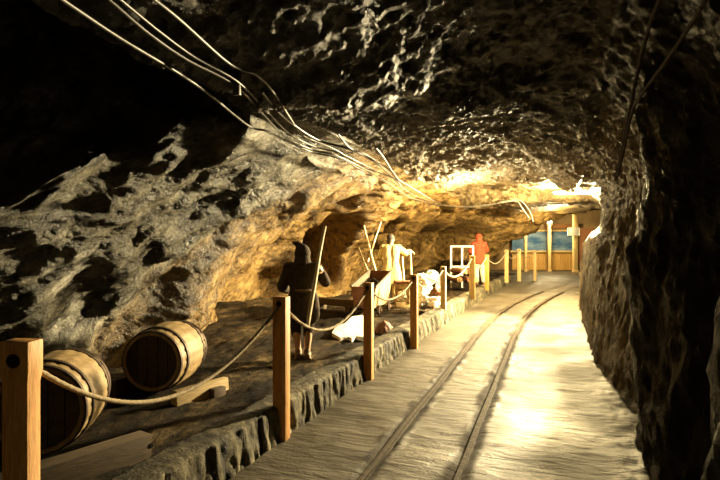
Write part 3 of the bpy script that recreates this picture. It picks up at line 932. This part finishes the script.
def boulder(name, c, r, scale, mat, label, cat, group=None, seed=0, amp=0.28):
    g = bmesh.new()
    bmesh.ops.create_icosphere(g, subdivisions=4, radius=1.0)
    for v in g.verts:
        n = v.co.normalized()
        d = amp * noise.fractal(n * 1.3 + Vector((seed * 3.1, seed, 2)), 0.9, 2.0, 3)
        f = noise.voronoi(n * 1.6 + Vector((seed, 4, seed * 2)))[0]
        d += 0.18 * (f[1] - f[0]) - 0.1
        v.co = Vector((n.x * scale[0], n.y * scale[1], n.z * scale[2])) * r * (1 + d)
    me = bpy.data.meshes.new(name); g.to_mesh(me); g.free()
    me.polygons.foreach_set('use_smooth', [True] * len(me.polygons))
    me.set_sharp_from_angle(angle=math.radians(35))
    me.materials.append(mat)
    o = bpy.data.objects.new(name, me); COL.objects.link(o)
    o.location = c
    return tag(o, label, cat, group)


boulder('boulder', at(384, 330, 8.9), 0.16, (1.0, 1.0, 0.9), M['boulder'], 'rounded red-brown boulder at the foot of the thin rope post', 'rock', seed=3, amp=0.1)
# the flat white slab and the white heap
g0 = at(348, 335, 8.2)


def slab():
    out = [(332, 337), (336, 332), (345, 327), (352, 322), (362, 321), (372, 323), (374, 338), (366, 342), (356, 341), (352, 343), (349, 339), (340, 340)]
    mb = MB()
    lo, hi = [], []
    for (px, py) in out:
        dep = FPX * 1.5 / (py - 240 + 0.0)
        p = at(px, py, dep)
        zz = ground_z(p.x, p.y)
        lo.append(mb.bm.verts.new((p.x, p.y, zz - 0.03)))
        hi.append(mb.bm.verts.new((p.x, p.y, zz + 0.045 + 0.015 * random.random())))
    mb.bm.faces.new(lo); mb.bm.faces.new(hi)
    for j in range(len(out)): mb.bm.faces.new((lo[j], lo[(j + 1) % len(out)], hi[(j + 1) % len(out)], hi[j]))
    bmesh.ops.triangulate(mb.bm, faces=mb.bm.faces)
    o = mb.build('salt_slab', M['salt'], angle=30)
    tag(o, 'flat white salt slab on the ground behind the sagging rope', 'salt slab')


slab()
HEAP = [(423, 302, 11.3, 0.21, (1.1, 1, 0.8), 'white salt block at lower left of the heap beside the brown post'),
        (436, 303, 11.2, 0.20, (1.2, 1, 0.75), 'white salt block at lower right of the heap'),
        (424, 287, 11.5, 0.20, (0.95, 1, 0.95), 'white salt block in the middle of the heap'),
        (432, 276, 11.8, 0.16, (1.0, 1, 0.9), 'small white salt block on top of the heap'),
        (421, 277, 11.7, 0.13, (1.1, 1, 0.7), 'small white salt block at top left of the heap'),
        (441, 286, 11.6, 0.15, (0.8, 0.9, 1.3), 'tall white salt block at right of the heap beside the yellow post'),
        (402, 296, 11.6, 0.11, (0.9, 0.9, 1.1), 'small pale salt lump behind the rope right of the cart')]
for k, (px, py, dep, r, sc_, lab) in enumerate(HEAP):
    boulder('salt_block', at(px, py, dep), r * 0.92, sc_, M['salt'], lab, 'salt block', 'white salt blocks beside the kerb', seed=k + 5)
boulder('boulder', at(436, 292, 11.1), 0.10, (1.2, 1, 0.9), M['boulder'], 'small brown rock wedged among the white salt blocks', 'rock', seed=21)
boulder('boulder', at(434, 308, 11.0), 0.045, (1.2, 1, 0.9), M['boulder'], 'tiny dark brown stone at the foot of the white salt heap', 'rock', seed=24)

# ------------------------------------------------------------------- sticks
def stick(label, p, q, r0, r1, mat='pole', name='wooden_stick', group='loose sticks in the alcove'):
    p, q = Vector(p), Vector(q)
    n = 9
    pts = []
    for k in range(n):
        v = p.lerp(q, k / (n - 1))
        w = 0.012 * noise.noise(v * 3)
        pts.append(v + Vector((w, w, 0)))
    o = MB().tube(pts, [r0 + (r1 - r0) * k / (n - 1) for k in range(n)], 9).build(name, M[mat])
    tag(o, label, 'stick', group)


stick('pale stick leaning back against the rock behind the cart', at(377, 276, 12.4), at(364, 226, 13.6), 0.025, 0.02)
stick('pale stick leaning the opposite way behind the cart', at(368, 262, 12.9), at(381, 222, 13.8), 0.02, 0.015)
stick('thin crooked stick propped left of the other leaning sticks', at(370, 276, 12.6), at(359, 248, 13.3), 0.016, 0.014)

# crate with two upright sticks beside the pale figure
cr = at(405, 300, 12.2)
z0 = ground_z(cr.x, cr.y)
t = thing('wooden_crate', 'yellow plank crate with dark lid beside the pale figure', 'crate', (cr.x, cr.y, z0), YAW)
mb = MB()
for k in range(4): mb.box((0, 0, 0.06 + 0.13 * k), (0.42, 0.36, 0.12), bevel=0.008)
mb.build('boards', M['yellow_plank'], t)
MB().box((0, 0, 0.54), (0.46, 0.40, 0.05), bevel=0.008).build('lid', M['red_wood'], t)
MB().box((0.1, -0.185, 0.3), (0.05, 0.02, 0.4)).build('batten', M['plank'], t)
zt = z0 + 0.57
for dx, lab, top in ((-0.03, 'left of the two short sticks standing on the crate', 0.52), (0.15, 'right of the two short sticks standing on the crate', 0.66)):
    stick(lab, (cr.x + dx * CY, cr.y + dx * SY, zt), (cr.x + (dx - 0.04) * CY, cr.y + (dx - 0.04) * SY, zt + top), 0.026, 0.022, 'pole', group='sticks on the crate')

# ------------------------------------------------------- white rail and logs
r0, r1 = at(451, 268, 16.6), at(473, 268, 16.6)
gz = ground_z(r0.x, r0.y)
t = thing('white_railing', 'white painted rail frame standing behind the log pile', 'railing', (r0.x, r0.y, gz), YAW)
L = (r1 - r0).length
for k in range(3):
    MB().box((L * k / 2, 0, 0.61), (0.05, 0.05, 1.26), bevel=0.006).build('upright', M['white_paint'], t)
for z in (0.62, 1.22):
    MB().box((L / 2, 0, z), (L + 0.05, 0.035, 0.05), bevel=0.006).build('crossbar', M['white_paint'], t)
for k in range(7):
    px = 455 + (k % 4) * 5.2 + (2.5 if k > 3 else 0)
    py = 279 if k < 4 else 271
    c = at(px, py, 16.0)
    mb = MB()
    ax = Vector((-SY, CY, 0.0)) * 0.35 + Vector((CY, SY, 0)) * random.uniform(-0.12, 0.12)
    mb.tube([c - ax, c - ax * 0.4, c + ax * 0.3, c + ax], [0.068, 0.071, 0.07, 0.066], 14)
    o = mb.build('log', M['yellow_plank'] if k % 2 else M['red_wood'])
    row = 'bottom' if k < 4 else 'top'
    nm = (['leftmost', 'second', 'third', 'rightmost'] if k < 4 else ['leftmost', 'middle', 'rightmost'])[k if k < 4 else k - 4]
    tag(o, '%s log in the %s row of the pile below the white rail' % (nm, row), 'log', 'logs stacked below the white rail')

# -------------------------------------------------------------------- people
def hand(mb, wrist, dirv, palm_n, grip=0.8):
    """palm with five separate fingers curling towards palm_n"""
    d = Vector(dirv).normalized(); nrm = Vector(palm_n)
    nrm = (nrm - d * nrm.dot(d)).normalized()
    side = d.cross(nrm)
    w = Vector(wrist)
    mb.capsule(w, 0.024, w + d * 0.045, 0.03)
    for k in (-1, 0, 1): mb.capsule(w + d * 0.04 + side * 0.014 * k, 0.018, w + d * 0.085 + side * 0.02 * k, 0.015)
    lens = [0.062, 0.074, 0.07, 0.054]
    for k in range(4):
        b = w + d * 0.09 + side * (0.029 - 0.019 * k)
        a1, a2 = grip * 0.9, grip * 2.0
        p1 = b + (d * math.cos(a1) + nrm * math.sin(a1)) * lens[k] * 0.5
        p2 = p1 + (d * math.cos(a2) + nrm * math.sin(a2)) * lens[k] * 0.5
        mb.capsule(b, 0.0105, p1, 0.0095, 8); mb.capsule(p1, 0.0095, p2, 0.008, 8)
    b = w + d * 0.03 + side * 0.03
    p1 = b + (d * 0.5 + side * 0.6 + nrm * 0.5).normalized() * 0.04
    p2 = p1 + (d * 0.6 + nrm * 0.8).normalized() * 0.035
    mb.capsule(b, 0.014, p1, 0.012, 8); mb.capsule(p1, 0.012, p2, 0.0095, 8)


def head(mb, c, fwd, up=(0, 0, 1)):
    f = Vector(fwd).normalized(); u = Vector(up)
    u = (u - f * u.dot(f)).normalized(); s = f.cross(u)
    rot = Matrix((s, f, u)).transposed().to_4x4()
    c = Vector(c)
    mb.ball(c + u * 0.02, 0.095, (0.82, 1.0, 1.05), rot)
    mb.ball(c - u * 0.055 + f * 0.025, 0.066, (0.85, 0.95, 0.95), rot)
    mb.capsule(c + f * 0.085 + u * 0.012, 0.010, c + f * 0.112 - u * 0.026, 0.016, 8)      # nose
    mb.capsule(c + f * 0.088 - u * 0.066 - s * 0.018, 0.008, c + f * 0.088 - u * 0.066 + s * 0.018, 0.008, 8)   # mouth
    mb.capsule(c + f * 0.082 + u * 0.032 - s * 0.045, 0.010, c + f * 0.092 + u * 0.03 + s * 0.0, 0.008, 8)      # brow
    mb.capsule(c + f * 0.082 + u * 0.032 + s * 0.045, 0.010, c + f * 0.092 + u * 0.03, 0.008, 8)
    for k in (-1, 1):
        mb.ball(c + f * 0.080 + u * 0.012 + s * 0.034 * k, 0.014, (1, 0.7, 0.7), rot, 2)
        mb.ball(c + s * 0.082 * k - u * 0.008, 0.03, (0.35, 0.7, 1.1), rot, 2)


def person(name, label, loc, rz, J, mats, extras=None):
    """J: joint positions in the figure's own frame, facing +y"""
    t = thing('person', label, 'person', loc, rz)
    v = {k: Vector(p) for k, p in J.items()}
    fwd = v['gaze']
    mb = MB()
    for sg in (-1, 1):
        sx = Vector((0.06 * sg, 0, 0))
        mb.capsule(v['pelvis'] + sx, 0.10, v['waist'] + sx, 0.095)
        mb.capsule(v['waist'] + sx, 0.095, v['chest'] + sx * 1.3, 0.105)
        k = 'l' if sg < 0 else 'r'
        mb.capsule(v['chest'], 0.085, v['sh_' + k], 0.06)
        mb.capsule(v['sh_' + k], 0.056, v['el_' + k], 0.042)
        mb.capsule(v['el_' + k], 0.042, v['wr_' + k], 0.027)
        mb.capsule(v['hip_' + k], 0.085, v['kn_' + k], 0.056)
        mb.capsule(v['kn_' + k], 0.054, v['kn_' + k].lerp(v['an_' + k], 0.35) + Vector((0, -0.015, 0)), 0.055)
        mb.capsule(v['kn_' + k].lerp(v['an_' + k], 0.35) + Vector((0, -0.015, 0)), 0.055, v['an_' + k], 0.036)
        mb.capsule(v['an_' + k] - Vector((0, 0.03, 0.03)), 0.036, v['to_' + k], 0.03)
        hd = v.get('hd_' + k, v['wr_' + k] - v['el_' + k]); hn = v.get('hn_' + k, Vector((-sg, 0.2, 0)))
        hand(mb, v['wr_' + k], hd, hn, J.get('grip_' + k, (0.45,))[0] if 'grip_' + k in J else 0.45)
    mb.capsule(v['chest'] + Vector((0, 0, 0.06)), 0.07, v['neck'], 0.052)
    mb.capsule(v['neck'], 0.05, v['head'], 0.05)
    head(mb, v['head'], fwd)
    mb.remesh('body', M['skin'], t, 0.009, 3)
    return t, v


def tunic(t, v, mat, low, flare, name='tunic', sleeve=0.016, cuff=0.95):
    mb = MB()
    for sg in (-1, 1):
        k = 'l' if sg < 0 else 'r'
        sx = Vector((0.065 * sg, 0, 0))
        mb.capsule(v['waist'] + sx, 0.115, v['chest'] + sx * 1.3, 0.125)
        mb.capsule(v['pelvis'] + sx, 0.125, v['waist'] + sx, 0.115)
        mb.capsule(v['hip_' + k], 0.12, v['hip_' + k].lerp(v['kn_' + k], low) + Vector((0.01 * sg, 0, 0)), flare)
        mb.capsule(v['chest'], 0.105, v['sh_' + k], 0.078)
        mb.capsule(v['sh_' + k], 0.074, v['el_' + k], 0.058 + sleeve)
        mb.capsule(v['el_' + k], 0.058 + sleeve, v['el_' + k].lerp(v['wr_' + k], cuff - 0.08), 0.042 + sleeve)
    mb.capsule(v['hip_l'].lerp(v['hip_r'], .5), 0.12, v['hip_l'].lerp(v['hip_r'], .5).lerp(v['kn_l'].lerp(v['kn_r'], .5), low), flare)

    def folds(p):
        w = 0.010 * noise.noise(Vector((p.x * 14, p.y * 14, p.z * 4))) + 0.005 * noise.noise(p * 35)
        d = Vector((p.x - v['waist'].x, p.y - v['waist'].y, 0))
        return p + (d.normalized() * w if d.length > 1e-3 else Vector())
    return mb.remesh(name, mat, t, 0.012, 3, folds)


def trousers(t, v, mat, frac=0.55, gr=0.014, name='trousers'):
    mb = MB()
    for k in ('l', 'r'):
        mb.capsule(v['hip_' + k], 0.095, v['kn_' + k], 0.06 + gr)
        e = v['kn_' + k].lerp(v['an_' + k], frac)
        mb.capsule(v['kn_' + k], 0.06 + gr, e, 0.05 + gr)
    mb.capsule(v['hip_l'], 0.1, v['hip_r'], 0.1)
    return mb.remesh(name, mat, t, 0.012, 3, lambda p: p + Vector((0.006 * noise.noise(p * 20), 0.006 * noise.noise(p * 22), 0)))


def shoes(t, v, mat):
    for k in ('l', 'r'):
        mb = MB()
        a = v['an_' + k]; b = v['to_' + k]
        mb.capsule(a - Vector((0, 0.035, 0.035)), 0.045, b, 0.04)
        mb.capsule(a - Vector((0, 0.0, 0.03)), 0.045, a + Vector((0, 0, 0.02)), 0.046)
        mb.box(((a.x + b.x) / 2, (a.y + b.y) / 2 - 0.02, 0.012), (0.085, (b - a).length + 0.1, 0.022), bevel=0.008)
        mb.remesh('shoe', mat, t, 0.008, 2)


def hair(t, v, mat, low=-0.05, name='hair'):
    mb = MB()
    c = v['head']; f = v['gaze'].normalized(); u = Vector((0, 0, 1)); u = (u - f * u.dot(f)).normalized(); s = f.cross(u)
    rot = Matrix((s, f, u)).transposed().to_4x4()
    mb.ball(c + u * 0.045 - f * 0.018, 0.098, (0.92, 1.0, 0.92), rot)
    mb.ball(c - f * 0.05 + u * low, 0.075, (0.95, 0.6, 1.0), rot)
    return mb.remesh(name, mat, t, 0.010, 3, lambda p: p + Vector((noise.noise(p * 40), noise.noise(p * 43), 0)) * 0.006)


# 1: hooded miner seen from behind, holding a long pale pole
fx = at(303, 351, 7.4)
fz = ground_z(fx.x, fx.y)
J1 = dict(pelvis=(0, 0, 0.80), waist=(0, 0.03, 0.94), chest=(0.0, 0.09, 1.15), neck=(0, 0.14, 1.28), head=(0.0, 0.19, 1.36), gaze=(-0.25, 1, -0.15),
          sh_l=(-0.19, 0.09, 1.20), el_l=(-0.27, 0.12, 0.95), wr_l=(-0.20, 0.32, 0.88), hd_l=(0.3, 1, 0.0),
          sh_r=(0.19, 0.08, 1.20), el_r=(0.31, 0.17, 1.00), wr_r=(0.245, 0.03, 1.13), hd_r=(-0.1, -0.5, 0.6), hn_r=(-1, 0.2, 0.0), grip_r=(0.8, 0, 0),
          hip_l=(-0.09, 0, 0.80), kn_l=(-0.10, 0.05, 0.44), an_l=(-0.06, 0.02, 0.085), to_l=(-0.08, 0.19, 0.035),
          hip_r=(0.09, 0, 0.80), kn_r=(0.08, 0.06, 0.44), an_r=(0.05, -0.03, 0.085), to_r=(0.08, 0.14, 0.035))
t, v = person('person', 'person in dark hood and brown tunic seen from behind gripping a pale pole', (fx.x, fx.y, fz), YAW + 0.15, J1, None)
tunic(t, v, M['cloth_dark'], 0.62, 0.13)
trousers(t, v, M['cloth_trousers'], 0.35)
shoes(t, v, M['shoe'])
mb = MB()
c = v['head']
mb.ball(c + Vector((0, -0.01, 0.03)), 0.118, (0.95, 1.05, 1.05))
mb.capsule(c + Vector((0, -0.03, 0.08)), 0.085, c + Vector((-0.06, -0.01, 0.15)), 0.045)
mb.capsule(c + Vector((-0.06, -0.01, 0.15)), 0.045, c + Vector((-0.13, 0.0, 0.185)), 0.015)
mb.capsule(c + Vector((0, -0.03, -0.03)), 0.105, c + Vector((0, -0.06, -0.14)), 0.13)
mb.capsule(c + Vector((-0.1, -0.05, -0.17)), 0.075, c + Vector((0.1, -0.05, -0.17)), 0.075)
mb.remesh('hood', M['cloth_dark'], t, 0.011, 3)
mb = MB()
ring = []
mb2 = MB()
mb2.tube([(0.15 * math.cos(a) + v['waist'].x, 0.135 * math.sin(a) + v['waist'].y, v['waist'].z - 0.03) for a in [2 * math.pi * k / 32 for k in range(33)]], 0.02, 8)
mb2.build('belt', M['shoe'], t)
top, low = at(325, 226, 7.22), at(307, 328, 7.12)
stick('long pale pole held upright by the hooded figure', low, top, 0.027, 0.02, 'pole', 'wooden_pole', None)

# 2: pale clothed figure behind the cart with an outstretched arm
fx = at(391, 297, 12.9)
fz = ground_z(fx.x, fx.y)
J2 = dict(pelvis=(0, 0, 0.84), waist=(0, 0.02, 1.0), chest=(0.0, 0.05, 1.24), neck=(0.0, 0.08, 1.38), head=(0.0, 0.13, 1.47), gaze=(0.55, 1, -0.35),
          sh_l=(-0.18, 0.06, 1.29), el_l=(-0.24, 0.2, 1.06), wr_l=(-0.08, 0.40, 1.02), hd_l=(1, 0.6, 0),
          sh_r=(0.18, 0.06, 1.29), el_r=(0.34, 0.14, 1.16), wr_r=(0.46, 0.28, 1.20), hd_r=(0.8, 0.5, -0.3), hn_r=(0, 0, -1),
          hip_l=(-0.09, 0, 0.84), kn_l=(-0.10, 0.06, 0.46), an_l=(-0.11, -0.03, 0.085), to_l=(-0.13, 0.14, 0.035),
          hip_r=(0.09, 0, 0.84), kn_r=(0.10, 0.04, 0.46), an_r=(0.10, -0.06, 0.085), to_r=(0.12, 0.12, 0.035))
t, v = person('person', 'person in pale yellow tunic with dark hair reaching an arm over the crate', (fx.x, fx.y, fz), YAW, J2, None)
tunic(t, v, M['cloth_pale'], 0.8, 0.15)
trousers(t, v, M['cloth_pale'], 0.8)
shoes(t, v, M['shoe'])
hair(t, v, M['hair'])

# 3: red jacketed figure by the white rail
fx = at(480, 283.5, 18.2)
fz = ground_z(fx.x, fx.y)
J3 = dict(pelvis=(0, 0, 0.86), waist=(0, 0.02, 1.02), chest=(0.0, 0.05, 1.27), neck=(0.0, 0.08, 1.42), head=(0.0, 0.12, 1.52), gaze=(0.4, 1, -0.2),
          sh_l=(-0.19, 0.06, 1.33), el_l=(-0.28, 0.1, 1.08), wr_l=(-0.18, 0.32, 1.0), hd_l=(0.6, 1, 0),
          sh_r=(0.19, 0.06, 1.33), el_r=(0.30, 0.16, 1.12), wr_r=(0.28, 0.40, 1.12), hd_r=(0, 1, 0.1),
          hip_l=(-0.09, 0, 0.86), kn_l=(-0.12, 0.04, 0.47), an_l=(-0.14, -0.05, 0.085), to_l=(-0.16, 0.12, 0.035),
          hip_r=(0.09, 0, 0.86), kn_r=(0.11, 0.05, 0.47), an_r=(0.12, -0.02, 0.085), to_r=(0.15, 0.15, 0.035))
t, v = person('person', 'person in red hooded jacket and cream trousers standing by the white rail', (fx.x, fx.y, fz), YAW + 0.2, J3, None)
tunic(t, v, M['cloth_red'], 0.25, 0.13, 'jacket')
trousers(t, v, M['cloth_white'], 0.85, 0.03)
shoes(t, v, M['shoe'])
mb = MB()
c = v['head']
mb.ball(c + Vector((0, -0.015, 0.03)), 0.115, (0.95, 1.05, 1.05))
mb.capsule(c + Vector((0, -0.03, -0.03)), 0.1, c + Vector((0, -0.05, -0.14)), 0.12)
mb.remesh('hood', M['cloth_red'], t, 0.012, 3)

# -------------------------------------------------------------------- cables
def cz(px, py, z=2.72, lo=2.4, hi=17.5):
    z -= 0.13 * sm(300, 390, px)
    return at(px, py, min(hi, max(lo, FPX * (z - EYE) / max(240 - py, 1))))


CAB = [
    ([(60, -2), (120, 38), (180, 74), (210, 95), (249, 126), (266, 131), (285, 140), (312, 152), (340, 159), (372, 176)], 0.011, 'cable_pale', 'lowest pale cable sweeping down along the left of the roof'),
    ([(108, -2), (150, 34), (188, 60), (235, 85), (262, 113), (286, 137), (313, 150), (340, 157), (382, 179), (412, 198), (441, 206)], 0.011, 'cable_pale', 'middle pale cable running along the roof to the bright lip'),
    ([(116, -4), (160, 32), (196, 58), (238, 82), (266, 110), (290, 134), (316, 147), (344, 155), (386, 177), (416, 196), (441, 204)], 0.008, 'cable_pale', 'thin pale cable running beside the middle cable'),
    ([(150, -4), (180, 20), (230, 64), (258, 76), (276, 96), (290, 118), (304, 136), (336, 150), (363, 167), (400, 181), (437, 203)], 0.009, 'cable_pale', 'highest pale cable looping below the rock hump'),
    ([(262, 92), (285, 118), (318, 140), (352, 150), (380, 166), (402, 186)], 0.012, 'cable_dark', 'black wire lying loosely under the pale cables'),
    ([(338, 134), (350, 148), (368, 156), (392, 172), (398, 181)], 0.010, 'cable_dark', 'short black wire hanging crooked near the roof hump'),
    ([(376, 148), (384, 158), (390, 168), (400, 182)], 0.010, 'cable_dark', 'short black wire end dangling right of the crooked wire'),
]
for pl, r, mk, lab in CAB:
    pts = [cz(px, py) for px, py in pl]
    o = MB().tube(spline(pts, 10), r, 10).build('cable', M[mk])
    tag(o, lab, 'cable', 'cables along the left of the roof')
b = cz(237, 84)
t = thing('cable_clamp', 'small pale clamp tying the cables below the rock pillar', 'clamp', b)
MB().box((0, 0, 0.0), (0.05, 0.03, 0.16), bevel=0.006).build('plate', M['cable_pale'], t)
MB().tube([(0, 0, 0.06), (0.01, 0.01, 0.3)], 0.008, 8).build('hanger', M['cable_pale'], t)
for k, (pl, lab) in enumerate((
        ([(441, 205), (470, 207), (500, 203), (516, 201), (522, 208), (530, 219)], 'pale cable bending down from the bright roof lip left of the lamp'),
        ([(500, 202), (518, 200), (526, 206), (531, 214), (533, 222)], 'thin pale cable hanging in a loop beside the lamp'))):
    o = MB().tube(spline([at(px, py, 15.2) for px, py in pl], 10), 0.013, 8).build('cable', M['cable_pale'])
    tag(o, lab, 'cable', 'cables by the roof lip')
for pl, lab, r in (
        ([(661, -4, 2.75), (649, 28, 3.1), (640, 62, 3.5), (632, 100, 3.9), (627, 124, 4.2), (621, 156, 4.6), (616, 178, 4.9)], 'left dark cable running down the edge of the right wall', 0.012),
        ([(708, -4, 2.2), (690, 26, 2.5), (664, 64, 3.0), (642, 94, 3.5), (632, 112, 3.9), (624, 150, 4.4), (618, 176, 4.8)], 'right dark cable slanting across the right wall', 0.010)):
    o = MB().tube(spline([at(*p) for p in pl], 10), r, 8).build('cable', M['rail'])
    tag(o, lab, 'cable', 'cables on the right wall')

# --------------------------------------------------------------------- lamps
WARM = (1.0, 0.76, 0.36)


def light(name, kind, loc, power, col, size=0.15, target=None, cone=None, blend=0.4):
    d = bpy.data.lights.new(name, kind)
    d.energy = power; d.color = col
    if kind in ('POINT', 'SPOT'): d.shadow_soft_size = size
    if kind == 'SPOT': d.spot_size = cone; d.spot_blend = blend
    if kind == 'AREA': d.shape = 'RECTANGLE'; d.size = size; d.size_y = size * 0.2
    o = bpy.data.objects.new(name, d); COL.objects.link(o)
    o.location = loc
    if target is not None:
        o.rotation_euler = (Vector(target) - Vector(loc)).to_track_quat('-Z', 'Y').to_euler()
    return o


def tube_lamp(label, loc, rz, L=1.1):
    t = thing('ceiling_lamp', label, 'lamp', loc, rz)
    MB().box((0, 0, 0.05), (L, 0.12, 0.06), bevel=0.01).build('housing', M['housing'], t)
    MB().capsule((-L / 2 + 0.06, 0, -0.005), 0.026, (L / 2 - 0.06, 0, -0.005), 0.026, 12).build('tube', M['tube'], t)
    return t


lp = at(574, 193, 14.2)
tube_lamp('bright lit tube lamp under the roof at the far right', lp, YAW)
light('lamp_light', 'POINT', lp + Vector((-0.3 * CY, -0.3 * SY, -0.10)), 3300, WARM, 0.10)
# unseen flood lamp in an added niche of the right wall: lights the left wall
l1 = Vector((1.22, 12.3, 2.38))
light('niche_light', 'SPOT', l1, 13500, (1.0, 0.80, 0.44), 0.16, (-4.6, 7.2, 2.1), math.radians(125), 0.4)
t = thing('flood_lamp', 'unseen flood lamp in the added niche of the right rock wall', 'lamp', l1 + Vector((0.1, 0.03, 0)), 0.3)
MB().box((0.06, 0, 0), (0.08, 0.26, 0.2), bevel=0.012).build('housing', M['housing'], t)
MB().tube([(0.08, 0, 0.1), (0.12, 0, 0.2), (0.3, 0, 0.26)], 0.015, 8).build('bracket', M['iron'], t)
# bulb in front of the back chamber
bl = at(549, 220, 28.0)
t = thing('bulb_lamp', 'small lit bulb hanging in front of the end wall', 'lamp', bl)
MB().ball((0, 0, 0), 0.16, (1.3, 1, 0.8)).build('bulb', M['bulb'], t)
MB().tube([(0, 0, 0.1), (0, 0, 0.9)], 0.015, 8).build('hanger', M['iron'], t)
light('bulb_light', 'POINT', bl + Vector((0, -0.6, -0.3)), 500, WARM, 0.15)
# unseen point lights without fixtures, by the alcove and farther along
light('alcove_light', 'POINT', Vector((-2.0, 13.6, 2.42)), 520, WARM, 0.06)
light('far_light', 'POINT', Vector((0.2, 20.2, 2.45)), 330, WARM, 0.08)
# unseen fill light behind the viewer, added to lift the near posts
light('rear_fill', 'POINT', Vector((-1.5, -4.6, 2.5)), 46, WARM, 0.15)

w = bpy.data.worlds.new('world'); S.world = w; w.use_nodes = True
w.node_tree.nodes['Background'].inputs[0].default_value = (0, 0, 0, 1)
w.node_tree.nodes['Background'].inputs[1].default_value = 0.0

cam = bpy.data.cameras.new('camera'); cam.sensor_width = 36; cam.lens = 28
co = bpy.data.objects.new('camera', cam); COL.objects.link(co)
co.location = (0, 0, EYE); co.rotation_euler = (math.pi / 2, 0, YAW)
cam.clip_start = 0.05
S.camera = co
S.view_settings.view_transform = 'Standard'
S.view_settings.look = 'None'
S.view_settings.exposure = 0.0
S.view_settings.gamma = 1.0
S.view_settings.use_curve_mapping = False
